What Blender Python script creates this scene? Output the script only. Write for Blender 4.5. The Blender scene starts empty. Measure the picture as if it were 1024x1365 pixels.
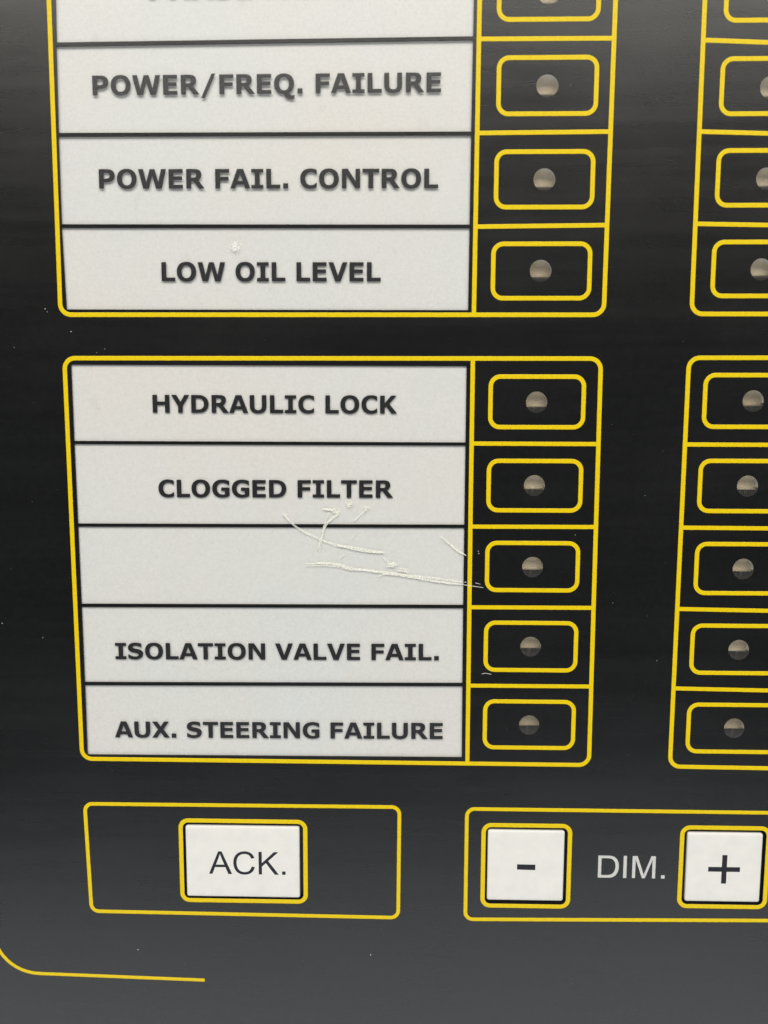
import bpy, bmesh, math, random
from mathutils import Vector, Matrix
from mathutils.geometry import tessellate_polygon

random.seed(7)
sc = bpy.context.scene
COL = sc.collection
MM = 0.001                      # layout below is written in millimetres on the panel face (x right, z up, y into the panel)

# ------------------------------------------------------------------ camera
cam_d = bpy.data.cameras.new('camera')
cam_d.sensor_fit = 'HORIZONTAL'
cam_d.sensor_width = 36.0
cam_d.lens = 36.035
cam_d.clip_start = 0.002
cam_d.clip_end = 50.0
cam_d.dof.use_dof = True
cam_d.dof.focus_distance = 0.1115
cam_d.dof.aperture_fstop = 30
cam = bpy.data.objects.new('camera', cam_d)
COL.objects.link(cam)
right = Vector((0.99978, 0.02069, 0.00291))
up = Vector((-0.00515, 0.10885, 0.99404))
back = right.cross(up).normalized()
up = back.cross(right).normalized()
m = Matrix((right.normalized(), up, back)).transposed().to_4x4()
m.translation = Vector((0.002227, -0.109322, 0.011983))
cam.matrix_world = m
sc.camera = cam

# ------------------------------------------------------------------ world and lamps (indoors, on a dim ship's bridge)
w = bpy.data.worlds.new('World'); sc.world = w; w.use_nodes = True
bg = w.node_tree.nodes['Background']
bg.inputs['Color'].default_value = (0.92, 0.97, 1.0, 1)
bg.inputs['Strength'].default_value = 0.045
sc.view_settings.view_transform = 'Standard'
sc.view_settings.look = 'None'
sc.view_settings.exposure = 0.0
sc.view_settings.gamma = 1.0

def area_lamp(name, pos, size, watts, colour, aim=(0, 0, 0)):
    l = bpy.data.lights.new(name, 'AREA')
    l.shape = 'RECTANGLE'; l.size, l.size_y = size
    l.energy = watts; l.color = colour
    o = bpy.data.objects.new(name, l); COL.objects.link(o)
    o.location = pos
    o.rotation_euler = (Vector(aim) - Vector(pos)).to_track_quat('-Z', 'Y').to_euler()
    return o
area_lamp('ceiling_light', (-0.05, -1.05, 1.14), (2.6, 0.85), 38, (1.0, 0.965, 0.89))
area_lamp('right_fill_light', (1.7, -1.3, 0.75), (1.0, 1.2), 5, (1.0, 0.97, 0.90))  # added lamp off to the right, shapes the reflections in the film
area_lamp('low_fill_light', (-0.15, -0.98, -1.22), (2.6, 1.0), 11.2, (0.93, 0.97, 1.0))  # added lamp below, gives the pale reflection low on the panel

# ------------------------------------------------------------------ materials
def new_mat(name):
    mt = bpy.data.materials.new(name); mt.use_nodes = True
    nt = mt.node_tree; nt.nodes.clear()
    out = nt.nodes.new('ShaderNodeOutputMaterial')
    return mt, nt, out
def nd(nt, t, **kw):
    n = nt.nodes.new(t)
    for k, v in kw.items():
        if k in n.inputs: n.inputs[k].default_value = v
        else: setattr(n, k, v)
    return n
def noise(nt, scale, detail=2.0, rough=0.5, stretch=None):
    tc = nd(nt, 'ShaderNodeTexCoord')
    mp = nd(nt, 'ShaderNodeMapping')
    if stretch: mp.inputs['Scale'].default_value = stretch
    nt.links.new(tc.outputs['Object'], mp.inputs['Vector'])
    n = nd(nt, 'ShaderNodeTexNoise', Scale=scale, Detail=detail, Roughness=rough)
    nt.links.new(mp.outputs[0], n.inputs['Vector'])
    return n
def ramp(nt, src, a, b, ca, cb):
    r = nd(nt, 'ShaderNodeValToRGB')
    r.color_ramp.elements[0].position = a; r.color_ramp.elements[0].color = ca
    r.color_ramp.elements[1].position = b; r.color_ramp.elements[1].color = cb
    nt.links.new(src, r.inputs[0])
    return r
def g4(v): return (v, v, v, 1)

def coated(name, c1, c2, cscale, rough, spec=0.5, bump=0.15, bscale=9000, stretch=None, r2=None):
    mt, nt, out = new_mat(name)
    p = nd(nt, 'ShaderNodeBsdfPrincipled')
    p.inputs['Specular IOR Level'].default_value = spec
    n = noise(nt, cscale, 4.0, 0.6, stretch)
    r = ramp(nt, n.outputs[0], 0.3, 0.7, (*c1, 1), (*c2, 1))
    nt.links.new(r.outputs[0], p.inputs['Base Color'])
    rr = ramp(nt, n.outputs[0], 0.3, 0.7, g4(rough), g4(r2 if r2 else rough))
    nt.links.new(rr.outputs[0], p.inputs['Roughness'])
    b = noise(nt, bscale, 2.0, 0.6)
    bn = nd(nt, 'ShaderNodeBump', Strength=bump, Distance=0.00003)
    nt.links.new(b.outputs[0], bn.inputs['Height'])
    nt.links.new(bn.outputs[0], p.inputs['Normal'])
    nt.links.new(p.outputs[0], out.inputs[0])
    return mt

M_black = coated('black_film', (0.0050, 0.0054, 0.0060), (0.0078, 0.0080, 0.0086), 900, 0.29, 0.72, 0.55, 5500, r2=0.34)
nt = M_black.node_tree
p = [n for n in nt.nodes if n.type == 'BSDF_PRINCIPLED'][0]
sm = noise(nt, 38, 4.0, 0.6, (1.0, 1.0, 1.6)); st = noise(nt, 130, 3.0, 0.6, (0.10, 1.0, 2.4))
ad = nd(nt, 'ShaderNodeMath', operation='ADD'); nt.links.new(sm.outputs[0], ad.inputs[0]); nt.links.new(st.outputs[0], ad.inputs[1])
rg = nd(nt, 'ShaderNodeMapRange'); rg.inputs['From Min'].default_value = 0.7; rg.inputs['From Max'].default_value = 1.3
rg.inputs['To Min'].default_value = 0.24; rg.inputs['To Max'].default_value = 0.315
nt.links.new(ad.outputs[0], rg.inputs[0]); nt.links.new(rg.outputs[0], p.inputs['Roughness'])
sg = nd(nt, 'ShaderNodeMapRange'); sg.inputs['From Min'].default_value = 0.75; sg.inputs['From Max'].default_value = 1.25
sg.inputs['To Min'].default_value = 0.61; sg.inputs['To Max'].default_value = 0.71
nt.links.new(ad.outputs[0], sg.inputs[0]); nt.links.new(sg.outputs[0], p.inputs['Specular IOR Level'])
M_yellow = coated('yellow_ink', (0.78, 0.565, 0.002), (0.90, 0.66, 0.003), 2500, 0.40, 0.3, 0.2)
M_dark = coated('dark_print', (0.008, 0.009, 0.012), (0.030, 0.029, 0.031), 2600, 0.32, 0.75, 0.6, 5000)
M_key = coated('white_key', (0.805, 0.80, 0.775), (0.87, 0.86, 0.83), 400, 0.40, 0.4, 0.15, 4000)
M_keyprint = coated('key_print', (0.012, 0.013, 0.020), (0.024, 0.024, 0.034), 2500, 0.4, 0.3, 0.3)
M_white = coated('white_print', (0.58, 0.58, 0.58), (0.70, 0.70, 0.69), 2500, 0.4, 0.4, 0.2)
M_house = coated('housing_grey', (0.05, 0.05, 0.052), (0.07, 0.07, 0.072), 60, 0.5)
M_socket = coated('socket_grey', (0.10, 0.095, 0.095), (0.17, 0.16, 0.16), 1500, 0.5, 0.4, 0.3)
M_well = coated('key_well_black', (0.010, 0.010, 0.011), (0.016, 0.016, 0.017), 900, 0.5)
M_reflector = coated('added_reflector_white', (0.80, 0.78, 0.74), (0.86, 0.84, 0.80), 900, 0.5)  # for the arc added inside each socket to brighten the lamp body
M_floor = coated('circuit_board_grey', (0.035, 0.032, 0.034), (0.055, 0.05, 0.052), 1500, 0.5)
M_led = coated('unlit_lamp_beige', (0.90, 0.72, 0.46), (0.98, 0.86, 0.64), 1500, 0.45, 0.4, 0.6, 3000)

# no two lamps have aged quite alike
nt = M_led.node_tree
p = [n for n in nt.nodes if n.type == 'BSDF_PRINCIPLED'][0]
src = p.inputs['Base Color'].links[0].from_socket
oi = nd(nt, 'ShaderNodeObjectInfo')
vr = ramp(nt, oi.outputs['Random'], 0.0, 1.0, (0.78, 0.76, 0.72, 1), (1, 1, 1, 1))
mv = nd(nt, 'ShaderNodeMix', data_type='RGBA', blend_type='MULTIPLY'); mv.inputs[0].default_value = 1.0
nt.links.new(src, mv.inputs[6]); nt.links.new(vr.outputs[0], mv.inputs[7]); nt.links.new(mv.outputs[2], p.inputs['Base Color'])

# paper label behind the window, with faint discolouration
mt, nt, out = new_mat('label_paper')
p = nd(nt, 'ShaderNodeBsdfPrincipled', Roughness=0.7)
n1 = noise(nt, 28, 3.0, 0.6)
r1 = ramp(nt, n1.outputs[0], 0.30, 0.72, (0.80, 0.775, 0.75, 1), (0.765, 0.79, 0.795, 1))
n2 = noise(nt, 300, 5.0, 0.65, (1.0, 1.0, 0.8))
r2 = ramp(nt, n2.outputs[0], 0.62, 0.90, (1, 1, 1, 1), (0.86, 0.85, 0.84, 1))
mx = nd(nt, 'ShaderNodeMix', data_type='RGBA', blend_type='MULTIPLY')
mx.inputs[0].default_value = 1.0
nt.links.new(r1.outputs[0], mx.inputs[6]); nt.links.new(r2.outputs[0], mx.inputs[7])
n3 = noise(nt, 2600, 2.0, 0.6)
r3 = ramp(nt, n3.outputs[0], 0.35, 0.70, g4(0.93), g4(1.0))
my = nd(nt, 'ShaderNodeMix', data_type='RGBA', blend_type='MULTIPLY'); my.inputs[0].default_value = 1.0
nt.links.new(mx.outputs[2], my.inputs[6]); nt.links.new(r3.outputs[0], my.inputs[7])
nt.links.new(my.outputs[2], p.inputs['Base Color']); nt.links.new(p.outputs[0], out.inputs[0])
M_paper = mt

# clear matt film of windows and lamp lenses: mostly see-through, a little milky, soft sheen
def film(name, haze, bump, fr=0.34):
    mt, nt, out = new_mat(name)
    tr = nd(nt, 'ShaderNodeBsdfTransparent', Color=(0.985, 0.985, 0.98, 1))
    df = nd(nt, 'ShaderNodeBsdfDiffuse', Color=(0.85, 0.84, 0.80, 1))
    gl = nd(nt, 'ShaderNodeBsdfGlossy', Roughness=fr)
    sp = noise(nt, 3300, 1.0, 0.5)
    bn = nd(nt, 'ShaderNodeBump', Strength=bump, Distance=0.00004)
    nt.links.new(sp.outputs[0], bn.inputs['Height'])
    nt.links.new(bn.outputs[0], gl.inputs['Normal'])
    hz = noise(nt, 1900, 3.0, 0.7)
    hr = ramp(nt, hz.outputs[0], 0.55, 0.80, g4(haze), g4(haze * 3.2))
    m1 = nd(nt, 'ShaderNodeMixShader'); m2 = nd(nt, 'ShaderNodeMixShader')
    nt.links.new(hr.outputs[0], m1.inputs[0])
    nt.links.new(tr.outputs[0], m1.inputs[1]); nt.links.new(df.outputs[0], m1.inputs[2])
    lw = nd(nt, 'ShaderNodeLayerWeight', Blend=0.5)          # Schlick reflectance, the same from either side of the film
    pw = nd(nt, 'ShaderNodeMath', operation='POWER'); pw.inputs[1].default_value = 5.0
    ma = nd(nt, 'ShaderNodeMath', operation='MULTIPLY_ADD'); ma.inputs[1].default_value = 0.96; ma.inputs[2].default_value = 0.04
    nt.links.new(lw.outputs['Facing'], pw.inputs[0]); nt.links.new(pw.outputs[0], ma.inputs[0]); nt.links.new(ma.outputs[0], m2.inputs[0])
    nt.links.new(m1.outputs[0], m2.inputs[1]); nt.links.new(gl.outputs[0], m2.inputs[2])
    nt.links.new(m2.outputs[0], out.inputs[0])
    return mt
M_film = film('matt_clear_film', 0.03, 0.9)
M_lens = film('clear_lamp_lens', 0.035, 0.4)

# scuffed plastic: pale, broken up, partly see-through
def scuff(name, lo, hi, colour, scale=5200, top=1.0):
    mt, nt, out = new_mat(name)
    p = nd(nt, 'ShaderNodeBsdfPrincipled', Roughness=0.45)
    p.inputs['Base Color'].default_value = (*colour, 1)
    tr = nd(nt, 'ShaderNodeBsdfTransparent')
    n = noise(nt, scale, 4.0, 0.7)
    r = ramp(nt, n.outputs[0], lo, hi, g4(0), g4(top))
    ms = nd(nt, 'ShaderNodeMixShader')
    nt.links.new(r.outputs[0], ms.inputs[0]); nt.links.new(tr.outputs[0], ms.inputs[1]); nt.links.new(p.outputs[0], ms.inputs[2])
    nt.links.new(ms.outputs[0], out.inputs[0])
    return mt
M_scratch = scuff('scuffed_plastic', 0.30, 0.52, (0.97, 0.96, 0.87), 4200, 0.85)
M_glint = coated('white_nick', (0.97, 0.97, 0.92), (1.0, 1.0, 0.96), 3000, 0.25, 1.0)
M_gouge = scuff('gouged_plastic', 0.32, 0.72, (0.95, 0.95, 0.86), 2600, 0.6)
M_dust = coated('pale_dust', (0.45, 0.45, 0.43), (0.8, 0.8, 0.76), 3000, 0.8, 0.2)

# ------------------------------------------------------------------ mesh helpers (mm in, metres out)
def link_mesh(name, verts, faces, mat, parent=None, smooth=False):
    me = bpy.data.meshes.new(name)
    me.from_pydata([(a * MM, b * MM, c * MM) for a, b, c in verts], [], faces)
    me.validate(); me.update()
    me.materials.append(mat)
    if smooth:
        for p in me.polygons: p.use_smooth = True
    o = bpy.data.objects.new(name, me); COL.objects.link(o)
    if parent: o.parent = parent
    return o

def area2(l): return sum(l[i][0] * l[(i + 1) % len(l)][1] - l[(i + 1) % len(l)][0] * l[i][1] for i in range(len(l)))

def sheet(loops_sets, y0, y1):
    """loops_sets: list of [outer, hole, hole...] in (x,z). Front at y0 (towards the viewer), back at y1."""
    V, F = [], []
    for loops in loops_sets:
        ls = []
        for i, l in enumerate(loops):
            a = area2(l)
            if (a < 0) == (i == 0): l = l[::-1]
            ls.append(l)
        tris = tessellate_polygon([[Vector((x, z, 0)) for x, z in l] for l in ls])
        flat = [q for l in ls for q in l]
        b = len(V); n = len(flat)
        V += [(x, y0, z) for x, z in flat] + [(x, y1, z) for x, z in flat]
        for t in tris:
            p = [flat[k] for k in t]
            s = (p[1][0] - p[0][0]) * (p[2][1] - p[0][1]) - (p[2][0] - p[0][0]) * (p[1][1] - p[0][1])
            if s < 0: t = t[::-1]          # counter-clockwise in (x,z) faces -y
            F.append((b + t[0], b + t[1], b + t[2])); F.append((b + n + t[0], b + n + t[2], b + n + t[1]))
        k = 0
        for l in ls:
            m_ = len(l)
            for i in range(m_):
                i0, i1 = b + k + i, b + k + (i + 1) % m_
                F.append((i0, i0 + n, i1 + n, i1))
            k += m_
    return V, F

def rounded(x0, x1, z0, z1, r, n=8):
    """centre line of a rounded rectangle, counter-clockwise"""
    pts = []
    for cx, cz, a0 in ((x1 - r, z1 - r, 0), (x0 + r, z1 - r, 90), (x0 + r, z0 + r, 180), (x1 - r, z0 + r, 270)):
        for i in range(n + 1):
            a = math.radians(a0 + 90 * i / n)
            pts.append((cx + r * math.cos(a), cz + r * math.sin(a)))
    return pts

def rounded_quad(tl, tr, br, bl, r, n=8):
    """rounded corners on a slightly uneven four-sided outline"""
    c = [tr, tl, bl, br]; pts = []
    for i in range(4):
        p, q, s = Vector(c[i - 1]), Vector(c[i]), Vector(c[(i + 1) % 4])
        a, b = (p - q).normalized(), (s - q).normalized()
        o = q + (a + b) * r
        s0, s1 = q + a * r, q + b * r
        for k in range(n + 1):
            t = k / n * math.pi / 2
            pts.append(tuple(o + (s0 - o) * math.cos(t) + (s1 - o) * math.sin(t)))
    return pts

def line_mesh(pts, wdt, h, closed, wob=0.006):
    """printed line with soft shoulders: a thin raised band along pts"""
    V, F = [], []
    # subdivide long runs so the ink edge can wander a little
    P = []
    m_ = len(pts)
    for i in range(m_ if closed else m_ - 1):
        a, b = Vector(pts[i]), Vector(pts[(i + 1) % m_])
        k = max(1, int((b - a).length / 0.6))
        for j in range(k): P.append(a + (b - a) * j / k)
    if not closed: P.append(Vector(pts[-1]))
    n = len(P)
    for i in range(n):
        a = P[i - 1] if (closed or i) else P[i]
        b = P[(i + 1) % n] if (closed or i < n - 1) else P[i]
        t = (b - a).normalized(); nn = Vector((-t.y, t.x))
        e0, e1 = random.uniform(-wob, wob), random.uniform(-wob, wob)
        for off, y in ((-wdt / 2 + e0, 0.003), (-wdt / 2 + e0 + 0.05, -h), (wdt / 2 + e1 - 0.05, -h), (wdt / 2 + e1, 0.003)):
            q = P[i] + nn * off
            V.append((q.x, y, q.y))
    for i in range(n if closed else n - 1):
        j = (i + 1) % n
        for k in range(3):
            F.append((i * 4 + k, j * 4 + k, j * 4 + k + 1, i * 4 + k + 1))
        F.append((i * 4 + 3, j * 4 + 3, j * 4, i * 4))
    if not closed:
        F.append((0, 1, 2, 3)); e = (n - 1) * 4; F.append((e + 3, e + 2, e + 1, e))
    return V, F

def band(name, pts, wdt, parent, closed=True, h=0.02, mat=None):
    V, F = line_mesh(pts, wdt, h, closed)
    o = link_mesh(name, V, F, mat or M_yellow, parent)
    bm = bmesh.new(); bm.from_mesh(o.data); bmesh.ops.recalc_face_normals(bm, faces=bm.faces); bm.to_mesh(o.data); bm.free()
    return o

def box(V, F, x0, x1, y0, y1, z0, z1):
    b = len(V)
    V += [(x0, y0, z0), (x1, y0, z0), (x1, y1, z0), (x0, y1, z0), (x0, y0, z1), (x1, y0, z1), (x1, y1, z1), (x0, y1, z1)]
    for f in ((0, 3, 2, 1), (4, 5, 6, 7), (0, 1, 5, 4), (1, 2, 6, 5), (2, 3, 7, 6), (3, 0, 4, 7)):
        F.append(tuple(b + k for k in f))

# ------------------------------------------------------------------ lettering (outlines in 1/2048 em, cap height 1489 / 1466)
BOLD = {
 'A': (1590, 'M0,0 L553,1489 L1038,1489 L1590,0 L1184,0 L1082,300 L500,300 L395,0 Z M590,576 L990,576 L790,1130 Z'),
 'C': (1483, 'M1395,79 C1290,35 1120,-27 905,-27 C390,-27 87,250 87,744 C87,1230 390,1516 905,1516 C1120,1516 1280,1460 1395,1410 L1395,1060 L1355,1060 C1250,1150 1130,1240 950,1240 C650,1240 480,1040 480,744 C480,440 650,249 950,249 C1130,249 1250,335 1360,430 L1395,430 Z'),
 'D': (1700, 'M150,0 L150,1489 L650,1489 C1000,1489 1150,1440 1300,1345 C1490,1220 1600,1010 1600,745 C1600,480 1490,265 1310,140 C1150,40 1000,0 650,0 Z M534,280 L600,280 C820,280 930,290 1030,355 C1150,435 1204,560 1204,746 C1204,930 1150,1055 1040,1130 C930,1200 820,1210 600,1210 L534,1210 Z'),
 'E': (1399, 'M150,0 L150,1489 L1275,1489 L1275,1201 L532,1201 L532,933 L1222,933 L1222,645 L532,645 L532,288 L1275,288 L1275,0 Z'),
 'F': (1332, 'M150,0 L150,1489 L1262,1489 L1262,1201 L532,1201 L532,893 L1205,893 L1205,605 L534,605 L534,0 Z'),
 'G': (1661, 'M1550,115 C1410,40 1190,-27 935,-27 C400,-27 87,255 87,740 C87,1230 420,1518 950,1518 C1180,1518 1390,1460 1530,1400 L1530,1045 L1485,1045 C1400,1110 1220,1235 990,1235 C680,1235 485,1045 485,740 C485,430 660,240 990,240 C1050,240 1110,245 1165,255 L1165,545 L850,545 L850,835 L1550,835 Z'),
 'H': (1715, 'M150,0 L150,1489 L534,1489 L534,925 L1181,925 L1181,1489 L1565,1489 L1565,0 L1181,0 L1181,637 L534,637 L534,0 Z'),
 'I': (1118, 'M80,0 L80,270 L367,270 L367,1219 L80,1219 L80,1489 L1038,1489 L1038,1219 L751,1219 L751,270 L1038,270 L1038,0 Z'),
 'K': (1579, 'M150,0 L150,1489 L534,1489 L534,861 L1062,1489 L1511,1489 L917,805 L1565,0 L1094,0 L643,593 L534,462 L534,0 Z'),
 'L': (1305, 'M150,0 L150,1489 L534,1489 L534,288 L1259,288 L1259,0 Z'),
 'N': (1734, 'M150,0 L150,1489 L618,1489 L1222,560 L1222,1489 L1584,1489 L1584,0 L1205,0 L512,1050 L512,0 Z'),
 'O': (1741, 'M870,-30 C1355,-30 1654,255 1654,744 C1654,1233 1355,1519 870,1519 C386,1519 87,1233 87,744 C87,255 386,-30 870,-30 Z M870,249 C1115,249 1258,440 1258,744 C1258,1050 1115,1240 870,1240 C625,1240 483,1050 483,744 C483,440 625,249 870,249 Z'),
 'P': (1501, 'M150,0 L150,1489 L790,1489 C1200,1489 1416,1310 1416,1000 C1416,690 1190,490 770,490 L534,490 L534,0 Z M534,765 L690,765 C900,765 1020,830 1020,985 C1020,1140 920,1213 690,1213 L534,1213 Z'),
 'Q': (1741, 'M1250,60 C1300,-75 1380,-130 1530,-130 C1590,-130 1640,-115 1665,-105 L1690,-105 L1690,-370 C1620,-395 1540,-410 1430,-410 C1100,-410 920,-260 840,-30 C370,-20 87,265 87,744 C87,1233 390,1519 870,1519 C1355,1519 1654,1233 1654,744 C1654,430 1500,160 1250,60 Z M870,249 C1115,249 1258,440 1258,744 C1258,1050 1115,1240 870,1240 C625,1240 483,1050 483,744 C483,440 625,249 870,249 Z'),
 'R': (1602, 'M150,0 L150,1489 L800,1489 C1150,1489 1353,1370 1353,1075 C1353,860 1250,730 1090,645 L1606,0 L1135,0 L705,560 L534,560 L534,0 Z M534,835 L690,835 C860,835 957,890 957,1040 C957,1165 880,1215 710,1215 L534,1215 Z'),
 'S': (1455, 'M85,105 C215,40 400,-27 640,-27 C1080,-27 1375,170 1375,490 C1375,720 1250,840 1010,905 C850,950 730,965 640,985 C520,1012 475,1050 475,1110 C475,1200 580,1243 720,1243 C900,1243 1080,1180 1200,1085 L1245,1085 L1245,1430 C1110,1480 920,1518 715,1518 C340,1518 75,1325 75,1045 C75,830 200,700 430,640 C560,605 740,580 820,558 C930,528 975,485 975,420 C975,310 860,250 680,250 C450,250 260,345 130,460 L85,460 Z'),
 'T': (1396, 'M506,0 L506,1201 L35,1201 L35,1489 L1361,1489 L1361,1201 L890,1201 L890,0 Z'),
 'U': (1663, 'M1525,1489 L1525,540 C1525,160 1270,-30 832,-30 C394,-30 138,160 138,545 L138,1489 L522,1489 L522,560 C522,340 620,255 832,255 C1040,255 1141,335 1141,560 L1141,1489 Z'),
 'V': (1565, 'M12,1489 L420,1489 L786,430 L1152,1489 L1553,1489 L1000,0 L565,0 Z'),
 'W': (2311, 'M45,1489 L445,1489 L675,474 L958,1489 L1353,1489 L1636,474 L1866,1489 L2266,1489 L1895,0 L1440,0 L1155,1010 L870,0 L416,0 Z'),
 'X': (1565, 'M20,0 L546,756 L45,1489 L500,1489 L796,1017 L1093,1489 L1530,1489 L1028,773 L1554,0 L1100,0 L783,500 L457,0 Z'),
 'Y': (1509, 'M-12,1489 L425,1489 L765,908 L1098,1489 L1521,1489 L946,562 L946,0 L562,0 L562,546 Z'),
 '.': (741, 'M172,0 L172,390 L572,390 L572,0 Z'),
 '/': (1413, 'M110,-270 L410,-270 L1270,1560 L970,1560 Z'),
 ' ': (700, ''),
}
THIN = {
 'A': (1366, 'M-3,0 L569,1466 L776,1466 L1386,0 L1162,0 L988,444 L365,444 L202,0 Z M422,602 L927,602 L771,1014 L672,1312 L600,1060 Z'),
 'C': (1479, 'M1204,514 L1398,465 C1357,306 1284,184 1178,101 C1073,17 944,-25 792,-25 C634,-25 506,7 407,71 C309,135 234,228 182,350 C131,472 105,602 105,742 C105,895 134,1028 192,1142 C251,1256 334,1342 441,1401 C549,1460 668,1490 797,1490 C944,1490 1068,1453 1168,1378 C1268,1303 1338,1198 1377,1063 L1186,1018 C1152,1125 1103,1202 1038,1251 C973,1300 892,1324 793,1324 C680,1324 585,1297 509,1243 C434,1189 381,1116 350,1025 C319,934 304,840 304,743 C304,618 322,509 358,416 C395,323 451,253 528,207 C605,161 688,138 777,138 C886,138 978,169 1053,232 C1128,295 1179,389 1204,514 Z'),
 'K': (1366, 'M150,0 L150,1466 L344,1466 L344,739 L1072,1466 L1335,1466 L720,872 L1362,0 L1106,0 L584,742 L344,508 L344,0 Z'),
 'D': (1479, 'M158,0 L158,1466 L663,1466 C950,1466 1100,1420 1200,1320 C1340,1180 1399,980 1399,742 C1399,480 1320,290 1210,160 C1100,40 950,0 687,0 Z M352,173 L665,173 C850,173 960,210 1030,290 C1130,390 1199,540 1199,745 C1199,960 1130,1140 1010,1230 C920,1290 800,1293 660,1293 L352,1293 Z'),
 'I': (569, 'M191,0 L191,1466 L385,1466 L385,0 Z'),
 'M': (1706, 'M152,0 L152,1466 L444,1466 L791,428 L853,235 L922,445 L1273,1466 L1534,1466 L1534,0 L1347,0 L1347,1227 L921,0 L746,0 L339,1248 L339,0 Z'),
 '.': (569, 'M182,0 L182,215 L397,215 L397,0 Z'),
}
def glyph_loops(path):
    loops, cur = [], []
    for tok in path.replace('Z', ' Z').split():
        pass
    toks = path.split(); i = 0
    while i < len(toks):
        t = toks[i]
        if t[0] in 'ML':
            x, y = map(float, t[1:].split(','))
            if t[0] == 'M': cur = []
            cur.append((x, y)); i += 1
        elif t[0] == 'C':
            q = [tuple(map(float, s.lstrip('C').split(','))) for s in toks[i:i + 3]]
            p0 = cur[-1]
            for k in range(1, 9):
                u = k / 8; v = 1 - u
                cur.append(tuple(v**3 * p0[d] + 3 * v * v * u * q[0][d] + 3 * v * u * u * q[1][d] + u**3 * q[2][d] for d in (0, 1)))
            i += 3
        else:
            if math.dist(cur[0], cur[-1]) < 1: cur.pop()
            loops.append(cur); i += 1
    return loops

def text_sheet(s, font, p0, p1, cap, y0, y1, capu=1489, rough=0.006):
    """Lay string s so that its ink runs from p0 to p1 on the baseline with the given cap height (mm)."""
    pen = 0; items = []
    for ch in s:
        adv, path = font[ch]
        for l in [glyph_loops(path)] if path else []:
            items.append([[(x + pen, y) for x, y in q] for q in l])
        pen += adv
    xs = [x for it in items for l in it for x, _ in l]
    lo, hi = min(xs), max(xs)
    d = Vector(p1) - Vector(p0); L = d.length; t = d / L; nn = Vector((-t.y, t.x))
    sx, sy = L / (hi - lo), cap / capu
    sets = []
    for it in items:
        ls = []
        for l in it:
            # break up long straight edges so the print edge is not razor sharp
            q = []
            for i in range(len(l)):
                a, b = l[i], l[(i + 1) % len(l)]
                k = max(1, int(math.dist(a, b) / 260))
                for j in range(k): q.append((a[0] + (b[0] - a[0]) * j / k, a[1] + (b[1] - a[1]) * j / k))
            out_ = []
            for x, y in q:
                r = Vector(p0) + t * ((x - lo) * sx) + nn * (y * sy)
                out_.append((r.x + random.uniform(-rough, rough), r.y + random.uniform(-rough, rough)))
            ls.append(out_)
        sets.append(ls)
    return sheet(sets, y0, y1)

# ------------------------------------------------------------------ layout (mm on the panel face)
PX0, PX1, PZ0, PZ1 = -78, 100, -92, 100
TH = 0.20                                                    # thickness of the black faceplate film

# label windows: outline top-left, top-right, bottom-right, bottom-left
SEP = 0.24
U_L, U_R = -44.65, 11.66
windows = [
 ('PHASE FAILURE',        [(-44.30, 75.30), (11.82, 75.30), (11.74, 64.06), (-44.50, 63.66)], (-31.7, 69.2), (1.9, 69.4), 2.56),
 ('POWER/FREQ. FAILURE',  [(-44.56, 63.16), (11.74, 63.60), (11.66, 51.90), (-44.72, 51.98)], (-39.82, 56.83), (7.52, 56.98), 2.55),
 ('POWER FAIL. CONTROL',  [(-44.76, 51.50), (11.66, 51.43), (11.63, 39.72), (-44.82, 39.90)], (-39.39, 44.63), (7.28, 44.53), 2.57),
 ('LOW OIL LEVEL',        [(-44.84, 39.42), (11.63, 39.25), (11.60, 28.25), (-44.62, 28.36)], (-31.08, 32.19), (-0.55, 32.14), 2.58),
 ('HYDRAULIC LOCK',       [(-44.30, 20.72), (11.50, 20.58), (11.50, 9.96), (-44.30, 10.00)], (-32.87, 14.02), (1.82, 13.97), 2.51),
 ('CLOGGED FILTER',       [(-44.30, 9.54), (11.50, 9.50), (11.50, -1.76), (-44.24, -1.90)], (-32.38, 1.99), (1.32, 2.04), 2.50),
 ('',                     [(-44.24, -2.36), (11.50, -2.24), (11.50, -13.47), (-44.20, -13.72)], None, None, 0),
 ('ISOLATION VALVE FAIL.',[(-44.20, -14.20), (11.50, -13.95), (11.54, -25.13), (-44.18, -25.52)], (-39.48, -22.00), (8.07, -21.74), 2.45),
 ('AUX. STEERING FAILURE',[(-44.18, -26.00), (11.56, -25.60), (11.62, -36.46), (-44.22, -36.70)], (-39.97, -33.98), (8.77, -33.68), 2.46),
]
win_label = {
 'PHASE FAILURE': 'white label cut off by the top edge, only the bottoms of its letters showing',
 'POWER/FREQ. FAILURE': 'white label reading POWER/FREQ. FAILURE in bold grey capitals',
 'POWER FAIL. CONTROL': 'white label reading POWER FAIL. CONTROL in bold dark capitals',
 'LOW OIL LEVEL': 'white label reading LOW OIL LEVEL with a small sparkling scuff above the text',
 'HYDRAULIC LOCK': 'white label reading HYDRAULIC LOCK in bold dark capitals',
 'CLOGGED FILTER': 'white label reading CLOGGED FILTER with scratches starting below the text',
 '': 'blank white label without any text, crossed by pale scratches',
 'ISOLATION VALVE FAIL.': 'white label reading ISOLATION VALVE FAIL. in bold dark capitals',
 'AUX. STEERING FAILURE': 'white label reading AUX. STEERING FAILURE in bold dark capitals',
}
lamp_rows = [69.44, 57.75, 45.64, 33.55, 15.60, 3.88, -7.87, -19.60, -31.42]
lamp_x1 = [21.72, 21.80, 21.71, 21.50, 21.38, 21.34, 21.36, 21.36, 21.43]
lamp_x2 = [51.70, 51.60, 51.72, 51.63, 51.49, 51.35, 51.36, 51.35, 51.31]
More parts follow.
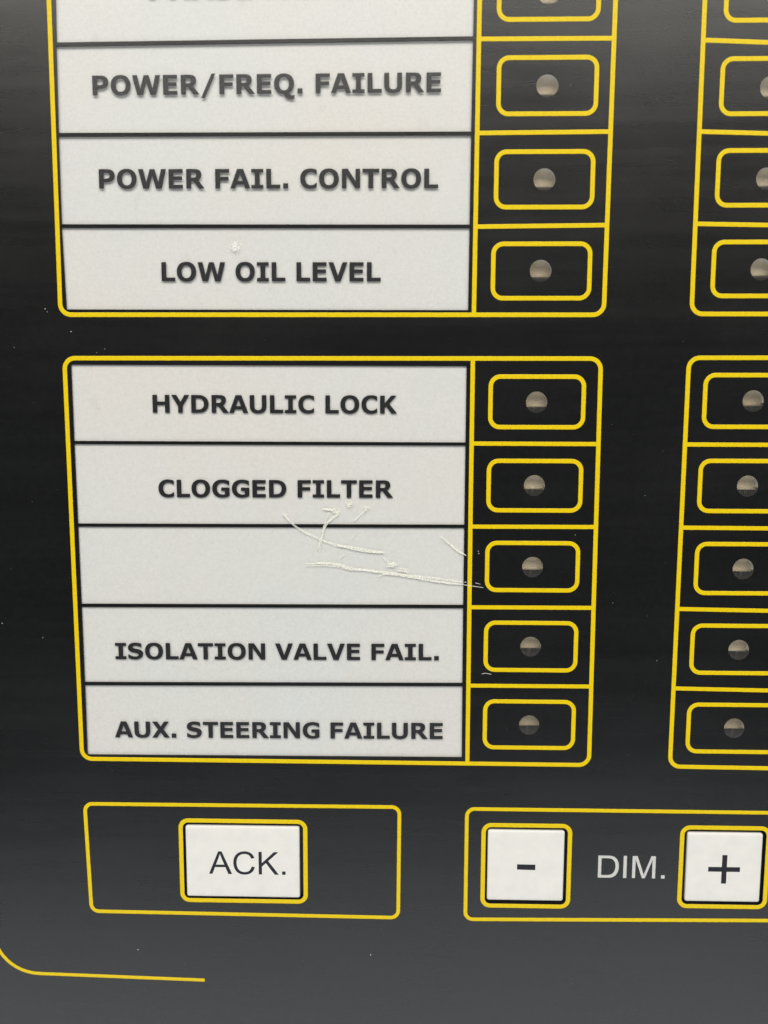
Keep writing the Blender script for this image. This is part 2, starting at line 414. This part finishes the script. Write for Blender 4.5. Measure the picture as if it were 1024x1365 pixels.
lamps = [(x, z) for x, z in zip(lamp_x1, lamp_rows)] + [(x, z + dz) for x, z, dz in zip(lamp_x2, lamp_rows, (-.3, -.4, 0, .15, .24, .06, -.06, -.2, -.14))]
frames1 = [(15.13, 28.29, 73.4, 66.12), (15.27, 28.34, 61.31, 54.14), (15.17, 28.23, 49.25, 42.0), (14.96, 28.21, 37.14, 29.85), (14.92, 27.92, 19.15, 12.12),
           (14.87, 27.89, 7.37, 0.33), (14.86, 27.81, -4.37, -11.24), (14.87, 27.9, -16.05, -23.09), (14.94, 27.90, -27.83, -34.86)]
frames2 = [(45.1, 58.2, 72.9, 65.8), (45.06, 58.2, 60.99, 54.0), (45.1, 58.2, 49.28, 42.17), (45.08, 58.2, 37.33, 30.14), (44.77, 58.0, 19.4, 12.25),
           (44.66, 57.9, 7.48, .38), (44.71, 57.9, -4.35, -11.46), (44.65, 57.9, -16.24, -23.24), (44.65, 57.9, -28.02, -35.13)]
keys = [  # cap x0,x1,z_top,z_bottom ; frame centre line x0,x1,z_top,z_bottom
 ((-29.80, -12.59, -47.70, -58.97), (-30.52, -11.70, -46.85, -59.61), 'white rectangular key reading ACK.'),
 ((15.70, 27.12, -47.76, -58.85), (15.04, 27.91, -46.94, -59.75), 'white square key with a minus sign'),
 ((45.32, 56.42, -47.74, -58.56), (44.52, 57.26, -46.90, -59.35), 'white square key with a plus sign'),
]

# ------------------------------------------------------------------ the panel
panel = bpy.data.objects.new('control_panel', None); COL.objects.link(panel)
panel['label'] = 'black alarm control panel printed with yellow outlines, round unlit lamps and white keys'
panel['category'] = 'control panel'

holes = [w_[1] for w_ in windows]
LR = 1.50
for x, z in lamps:
    holes.append([(x + LR * math.cos(2 * math.pi * k / 40), z + LR * math.sin(2 * math.pi * k / 40)) for k in range(40)])
for cap, fr, _ in keys:
    holes.append(rounded(fr[0] + .37, fr[1] - .37, fr[3] + .37, fr[2] - .37, 0.75, 5))
V, F = sheet([[rounded(PX0, PX1, PZ0, PZ1, 6)] + holes], 0, TH)
link_mesh('faceplate', V, F, M_black, panel)

V, F = [], []
box(V, F, PX0 + 1, PX1 - 1, 3.2, 22, PZ0 + 1, PZ1 - 1)
for a in ((PX0 + 1, PX0 + 3, PZ0 + 1, PZ1 - 1), (PX1 - 3, PX1 - 1, PZ0 + 1, PZ1 - 1), (PX0 + 3, PX1 - 3, PZ0 + 1, PZ0 + 3), (PX0 + 3, PX1 - 3, PZ1 - 3, PZ1 - 1)):
    box(V, F, a[0], a[1], TH + .01, 3.19, a[2], a[3])
link_mesh('housing', V, F, M_house, panel)

# block borders and dividing lines
LW = 0.635
def border(tl, tr, br, bl, r=1.5, wdt=LW): return band('border', rounded_quad(tl, tr, br, bl, r), wdt, panel)
border((-45.25, 76.1), (30.55, 76.1), (30.33, 27.60), (-45.50, 27.62))
border((-45.22, 21.62), (30.15, 21.64), (30.36, -37.42), (-45.05, -37.36))
border((42.25, 76.0), (60.9, 76.0), (60.8, 27.70), (42.38, 27.72))
border((42.32, 21.76), (60.6, 21.78), (60.6, -37.62), (42.22, -37.50))
border((-44.95, -44.43), (2.44, -44.32), (2.33, -61.95), (-44.56, -61.66), 1.15, 0.58)
border((12.50, -44.46), (59.6, -44.46), (59.6, -61.45), (12.50, -62.03), 1.15, 0.58)
for pts in (((12.58, 75.8), (12.53, 68.57), (12.40, 27.9)), ((12.36, 21.35), (12.36, 0.3), (12.45, -37.1))):
    band('divider_line', pts, LW, panel, False, 0.014)
e = LW / 2 - 0.06
for xa, za, xb, zb in ((12.55, 63.70, 30.45, 63.68), (12.50, 51.70, 30.42, 51.80), (12.42, 39.44, 30.36, 39.60),
                       (12.38, 9.80, 30.18, 9.78), (12.38, -2.04, 30.22, -2.00), (12.40, -13.80, 30.28, -13.76), (12.42, -25.50, 30.30, -25.46),
                       (42.28, 63.36, 60.9, 62.6), (42.30, 51.74, 60.9, 51.2), (42.35, 39.74, 60.9, 39.4),
                       (42.32, 9.77, 60.6, 9.74), (42.30, -2.02, 60.6, -2.08), (42.27, -13.82, 60.6, -14.06), (42.25, -25.62, 60.6, -25.86)):
    band('divider_line', ((xa + e, za), (xb - e, zb)), LW - 0.02, panel, False, 0.010)
for fr in frames1 + frames2:
    band('lamp_frame', rounded(fr[0], fr[1], fr[3], fr[2], 1.35), 0.63, panel)
# curved trim line running round the lower left corner, ending square
trim = [(-60.0, 60.0), (-60.0, -64.6)]
for k in range(1, 13):
    a = math.radians(180 + 88 * k / 12)
    trim.append((-53.0 + 7.0 * math.cos(a), -65.1 + 7.0 * math.sin(a)))
trim += [(-41.7, -72.38), (-27.42, -72.72)]
band('trim_line', trim, 0.54, panel, False)

# indicator lamps: bored hole, clear lens, beige lamp body sitting high in a grey socket
def ring(r, n=40): return [(r * math.cos(2 * math.pi * k / n), r * math.sin(2 * math.pi * k / n)) for k in range(n)]
def make_lamp():
    V, F = [], []
    box(V, F, -2.15, 2.15, 1.40, 2.5, -0.70, 2.6)
    body = link_mesh('indicator_lamp', V, F, M_led, panel)
    bm = bmesh.new(); bm.from_mesh(body.data)
    bmesh.ops.bevel(bm, geom=bm.edges[:], offset=0.0003, segments=3, affect='EDGES', profile=0.6)
    bm.to_mesh(body.data); bm.free()
    for p_ in body.data.polygons: p_.use_smooth = True
    V, F = [(x, 0.04, z) for x, z in ring(LR - 0.01)], [tuple(range(40))]
    lens = link_mesh('lens', V, F, M_lens, body)
    V, F = sheet([[ring(3.2), ring(2.75)]], TH + 0.01, 2.7)
    link_mesh('socket', V, F, M_socket, body)
    arc = [(r_ * math.cos(math.radians(a_)), r_ * math.sin(math.radians(a_))) for r_, aa in ((1.60, range(-8, 189, 7)), (1.85, range(188, -9, -7))) for a_ in aa]
    V, F = sheet([[arc]], TH + .01, 1.38)
    link_mesh('added_reflector', V, F, M_reflector, body)  # added white arc, bounces extra light onto the lamp body
    V, F = sheet([[ring(3.2)]], 2.71, 3.0)
    link_mesh('socket_floor', V, F, M_floor, body)
    return body
proto = make_lamp()
kids = list(proto.children)
for i, (x, z) in enumerate(lamps):
    if i == 0: o = proto
    else:
        o = proto.copy(); COL.objects.link(o); o.parent = panel
        for ch in kids:
            c = ch.copy(); COL.objects.link(c); c.parent = o
    o.location = (x * MM, 0, z * MM)

# keys
def key_cap(x0, x1, zt, zb, parent):
    """pillowed key: rounded block with softened shoulders, standing just proud of the faceplate"""
    V, F = [], []
    steps = [(0.0, 0.75), (0.0, 0.10), (0.035, 0.03), (0.11, -0.03), (0.26, -0.065), (0.55, -0.085), (1.6, -0.10)]
    n = None
    for ins, y in steps:
        l = rounded(x0 + ins, x1 - ins, zb + ins, zt - ins, max(0.30 - ins * .15, .05), 4)
        n = len(l); V += [(x, y, z) for x, z in l]
    for s in range(len(steps) - 1):
        for k in range(n):
            a, b = s * n + k, s * n + (k + 1) % n
            F.append((a, b, b + n, a + n))
    F.append(tuple(range((len(steps) - 1) * n, len(steps) * n)))
    F.append(tuple(reversed(range(0, n))))
    o = link_mesh('push_button', V, F, M_key, parent)
    bm = bmesh.new(); bm.from_mesh(o.data); bmesh.ops.recalc_face_normals(bm, faces=bm.faces); bm.to_mesh(o.data); bm.free()
    for p_ in o.data.polygons: p_.use_smooth = True
    return o
btn = []
for cap, fr, lab in keys:
    o = key_cap(*cap, panel); o['label'] = lab
    V, F = [], []
    box(V, F, fr[0] - .3, fr[1] + .3, 0.78, 1.2, fr[3] - .3, fr[2] + .3)
    for a in ((fr[0] - .3, fr[0] + .1, fr[3] - .3, fr[2] + .3), (fr[1] - .1, fr[1] + .3, fr[3] - .3, fr[2] + .3),
              (fr[0] + .1, fr[1] - .1, fr[3] - .3, fr[3] + .1), (fr[0] + .1, fr[1] - .1, fr[2] - .1, fr[2] + .3)):
        box(V, F, a[0], a[1], TH + .01, 0.775, a[2], a[3])
    link_mesh('key_well', V, F, M_well, o)
    band('key_frame', rounded(fr[0], fr[1], fr[3], fr[2], 1.15), 0.66, o)
    btn.append(o)
V, F = text_sheet('ACK.', THIN, (-26.34, -55.24), (-14.71, -55.24), 3.60, -0.112, -0.09, 1466, 0.004)
link_mesh('lettering', V, F, M_keyprint, btn[0])
V, F = sheet([[[(20.12, -53.86), (22.85, -53.90), (22.85, -53.05), (20.12, -53.03)]]], -0.112, -0.09)
link_mesh('minus_sign', V, F, M_keyprint, btn[1])
a, b, c, d, t = 48.55, 53.25, -51.10, -55.60, 0.37
cx, cz = 50.92, -53.36
V, F = sheet([[[(a, cz - t), (cx - t, cz - t), (cx - t, d), (cx + t, d), (cx + t, cz - t), (b, cz - t), (b, cz + t), (cx + t, cz + t), (cx + t, c), (cx - t, c), (cx - t, cz + t), (a, cz + t)]]], -0.112, -0.09)
link_mesh('plus_sign', V, F, M_keyprint, btn[2])
V, F = text_sheet('DIM.', THIN, (32.22, -55.00), (42.18, -55.00), 3.50, -0.016, 0.002, 1466, 0.004)
o = link_mesh('lettering', V, F, M_white, panel); o['label'] = 'thin white letters DIM. between the minus and plus keys'

# ------------------------------------------------------------------ label inserts in the windows
def shrink(q, d):
    (ax, az), (bx_, bz), (cx_, cz_), (dx, dz) = q
    return [(ax + d, az - d), (bx_ - d, bz - d), (cx_ - d, cz_ + d), (dx + d, dz + d)]
gaps = [.30, .31, .29, .25, .22, .22, .22, .23, .27]                  # the cards sit a little deeper at the top
for (s, q, p0, p1, cap), gap_ in zip(windows, gaps):
    cx_ = sum(p_[0] for p_ in q) / 4; cz_ = min(p_[1] for p_ in q)
    root = bpy.data.objects.new('label_insert', None); COL.objects.link(root)
    root['label'] = win_label[s]; root['category'] = 'label'; root['group'] = 'white labels in the windows of the panel'
    qq = shrink(q, 0.012)
    V, F = [(x, 0.035, z) for x, z in qq], [(3, 2, 1, 0)]
    link_mesh('window_film', V, F, M_film, root)
    V, F = sheet([[shrink(q, -0.17)]], gap_ if gap_ > TH + .01 else TH + .01, 0.8)
    link_mesh('backing_card', V, F, M_paper, root)
    if s:
        V, F = text_sheet(s, BOLD, p0, p1, cap, 0.012, 0.033)
        link_mesh('lettering', V, F, M_dark, root)

# ------------------------------------------------------------------ scratches and dust on the face
def scratch(name, pts, w0, w1, strands=3, seg=0.16, parent=panel, y=-0.022, spread=0.6, gap=0.04):
    V, F = [], []
    P = [Vector(p_) for p_ in pts]
    # Catmull-Rom through the points
    path = []
    for i in range(len(P) - 1):
        a, b, c, d = P[max(i - 1, 0)], P[i], P[i + 1], P[min(i + 2, len(P) - 1)]
        k = max(2, int((c - b).length / seg))
        for j in range(k):
            t_ = j / k
            path.append(0.5 * ((2 * b) + (c - a) * t_ + (2 * a - 5 * b + 4 * c - d) * t_ * t_ + (3 * b - a - 3 * c + d) * t_ ** 3))
    path.append(P[-1]); n = len(path)
    slots = []
    # half-width of the gouge wanders slowly along it and tapers at both ends
    wl, wr = [], []
    al = ar = 1.0
    for i in range(n):
        u = i / max(n - 1, 1)
        taper = min(1, u * 9 + .25, (1 - u) * 9 + .2)
        al = 1 + (al - 1) * .85 + random.uniform(-.16, .16); ar = 1 + (ar - 1) * .85 + random.uniform(-.16, .16)
        h = (w0 + (w1 - w0) * u) * taper * .39
        wl.append(h * max(al, .25)); wr.append(h * max(ar, .25))
    nn = []
    for i in range(n):
        tt = (path[min(i + 1, n - 1)] - path[max(i - 1, 0)]).normalized(); nn.append(Vector((-tt.y, tt.x)))
    def ribbon(off, half, slot, yy, breaks=0.0):
        prev = None
        for i in range(n):
            if random.random() < breaks: prev = None; continue
            c = path[i] + nn[i] * off(i); hw = half(i); b_ = len(V)
            for o_, y2 in ((-hw, yy + .012), (0, yy), (hw, yy + .012)):
                r = c + nn[i] * o_; V.append((r.x, y2, r.y))
            if prev is not None:
                F.extend([(prev, b_, b_ + 1, prev + 1), (prev + 1, b_ + 1, b_ + 2, prev + 2)]); slots.extend([slot, slot])
            prev = b_
    if strands > 1:
        ribbon(lambda i: (wr[i] - wl[i]) / 2, lambda i: (wl[i] + wr[i]) / 2, 1, y + .008)
        thin = max(.03, min(.055, w0 * .13))
        ribbon(lambda i: wr[i] - thin, lambda i: thin * (1.0 + .35 * math.sin(i * .7)), 0, y - .006, gap * .6)
        ribbon(lambda i: -wl[i] + thin, lambda i: thin * (.9 + .3 * math.sin(i * .45 + 1)), 0, y - .006, gap * .6)
        for s_ in range(strands - 2):
            ph = random.uniform(0, 6); k0 = random.uniform(-.5, .5)
            ribbon(lambda i: (k0 + .35 * math.sin(i * .13 + ph)) * (wl[i] + wr[i]) / 2, lambda i: thin * .8, 0, y - .003, .06)
    else:
        ribbon(lambda i: 0, lambda i: (wl[i] + wr[i]) / 2, 0, y, gap)
    o = link_mesh(name, V, F, M_scratch, parent)
    o.data.materials.append(M_gouge)
    for p_, sl in zip(o.data.polygons, slots): p_.material_index = sl
    return o
def speckle(name, cx, cz, rx, rz, n, s0, s1, mat, parent=panel, hollow=False, y=-0.03):
    V, F = [], []
    for _ in range(n):
        if hollow:
            a = random.uniform(0, 6.283); rr = random.gauss(0.85, .14)
            x, z = cx + rx * rr * math.cos(a), cz + rz * rr * math.sin(a)
        else:
            x, z = random.gauss(cx, rx * .5), random.gauss(cz, rz * .5)
        s = random.uniform(s0, s1); b = len(V); k = random.randint(4, 6); a0 = random.uniform(0, 6)
        ast = random.uniform(.6, 1.6)
        V.append((x, y - s * .2, z))
        for j in range(k):
            a = a0 + 6.283 * j / k; r = s * random.uniform(.6, 1.2)
            V.append((x + r * math.cos(a) * ast, y + .012, z + r * math.sin(a) / ast))
        for j in range(k): F.append((b, b + 1 + j, b + 1 + (j + 1) % k))
    return link_mesh(name, V, F, mat, parent)
sA = [(-14.31, -0.36), (-13.69, -1.31), (-12.44, -2.35), (-11.02, -3.21), (-9.44, -3.90), (-7.23, -4.72), (-5.33, -5.09), (-2.79, -5.65), (-0.01, -5.86)]
scratch('scratch', sA, 0.30, 0.34, 2)
scratch('scratch', [(-6.6, -4.9), (-5.33, -5.12), (-2.79, -5.62), (-0.03, -5.90)], 0.45, 0.62, 4, gap=.06)
scratch('scratch', [(-14.45, -.2), (-14.1, -.75), (-13.6, -1.4)], 0.5, 0.3, 3)
scratch('scratch', [(-8.78, 0.36), (-7.36, 0.24), (-6.58, -0.26), (-7.21, -0.80), (-8.32, -1.92), (-8.96, -3.67), (-9.61, -5.60)], 0.46, 0.26, 3, gap=.02)
scratch('scratch', [(-7.90, -0.07), (-8.48, -1.60), (-8.86, -3.19), (-9.29, -5.75)], 0.14, 0.36, 2, gap=.02)
scratch('scratch', [(-2.48, 0.40), (-3.42, -0.46), (-4.37, -1.42)], 0.28, 0.14, 2)
scratch('scratch', [(-3.2, -2.4), (-4.37, -3.5), (-4.85, -4.29)], 0.10, 0.14, 1, gap=.3)
sD = [(-11.21, -7.63), (-8.83, -7.52), (-6.60, -7.73), (-4.70, -8.23), (-2.16, -8.53), (0.70, -8.96), (3.87, -9.36), (7.04, -9.98), (9.90, -10.32), (11.48, -10.43)]
scratch('scratch', sD, 0.42, 0.46, 4, gap=.07)
scratch('scratch', [(-11.5, -7.9), (-9.2, -7.85), (-6.8, -8.0), (-4.4, -8.55)], 0.16, 0.2, 1)
scratch('scratch', [(-1.21, -8.59), (5.77, -9.44), (11.48, -10.11)], 0.30, 0.34, 2)
scratch('scratch', [(11.5, -10.12), (12.8, -10.15), (14.01, -10.42)], 0.10, 0.06, 1, gap=.3)
scratch('scratch', [(11.48, -10.5), (12.9, -10.7), (14.34, -10.90)], 0.12, 0.08, 2, gap=.25)
scratch('scratch', [(-0.9, -9.5), (-.3, -9.15), (.9, -9.0)], 0.18, 0.22, 1)
scratch('scratch', [(8.40, -3.67), (9.35, -4.52), (10.47, -5.47), (11.83, -6.26)], 0.34, 0.22, 3)
scratch('scratch', [(7.5, -3.2), (8.0, -3.4), (8.4, -3.67)], 0.1, 0.2, 1, gap=.3)
scratch('scratch', [(0.0, -6.6), (.3, -7.0), (.9, -7.6)], 0.25, 0.3, 2, gap=.2)
scratch('scratch', [(2.1, -8.35), (2.7, -8.45), (3.7, -8.75)], 0.55, 0.65, 4)
scratch('scratch', [(-5.7, -5.9), (-5.75, -6.2), (-6.6, -6.9)], 0.18, 0.12, 2, gap=.3)
scratch('scratch', [(-47.7, 28.5), (-47.3, 27.95)], 0.12, 0.08, 1, gap=.1)
scratch('scratch', [(14.3, -23.75), (14.9, -23.6), (15.5, -23.72), (16.1, -23.75)], 0.10, 0.05, 1, gap=.1)
scratch('scratch', [(39.6, -21.5), (40.3, -21.35), (40.8, -21.5), (42.2, -21.45)], 0.09, 0.05, 1, gap=.25)
speckle('scuff', -4.93, 1.08, 0.50, 0.42, 120, .04, .11, M_scratch, hollow=False)
speckle('scuff', -2.45, 0.46, 0.45, 0.35, 40, .04, .11, M_scratch)
speckle('scuff', 1.17, -7.71, 0.62, 0.42, 110, .05, .13, M_scratch)
speckle('scuff', -6.9, .15, 0.55, 0.45, 50, .04, .12, M_scratch, hollow=True)
speckle('scuff', -20.67, 36.75, 0.72, 0.68, 130, .035, .10, M_glint)
speckle('scuff', -20.9, 36.2, 1.8, 1.0, 26, .015, .04, M_glint)

dust_spots = [(-44.1, 25.3, .10), (-56.06, -16.75, .09), (-50.15, -18.85, .07), (-52.3, 23.1, .07), (27.33, -3.14, .07), (13.55, -5.6, .08), (13.62, -5.95, .11),
              (-1.86, -68.08, .10), (-37.62, -67.86, .11), (-37.5, -68.5, .05), (-39.4, 22.9, .06), (-40.6, 22.4, .06), (33, -13, .05), (-33.2, -62.2, .04), (8.0, 50.2, .05),
              (-13.4, -25.35, .05), (41.4, 24.0, .05), (24.9, 57.8, .06), (-33.6, -28.2, .06), (-30.5, -70.0, .05), (-21.0, -41.9, .05), (37.0, 2.5, .05)]
V, F = [], []
def mote(x, z, s, y=-0.003):
    b = len(V); k = random.randint(4, 6); st = random.uniform(.7, 1.8); a0 = random.uniform(0, 6)
    V.append((x, y - s * .5, z))
    for j in range(k):
        a = a0 + 6.283 * j / k; r = s * random.uniform(.6, 1.1)
        V.append((x + r * math.cos(a) * st, y, z + r * math.sin(a) / st))
    for j in range(k): F.append((b, b + 1 + j, b + 1 + (j + 1) % k))
for x, z, s in dust_spots: mote(x, z, s)
for _ in range(320):
    mote(random.uniform(-70, 90), random.uniform(-88, 92), random.choice((.010, .012, .015, .018, .022, .03)))
for _ in range(260):
    mote(random.uniform(-44, 60), random.uniform(38, 74), random.choice((.010, .014, .018, .024)))
o = link_mesh('dust', V, F, M_dust, panel); o['kind'] = 'stuff'
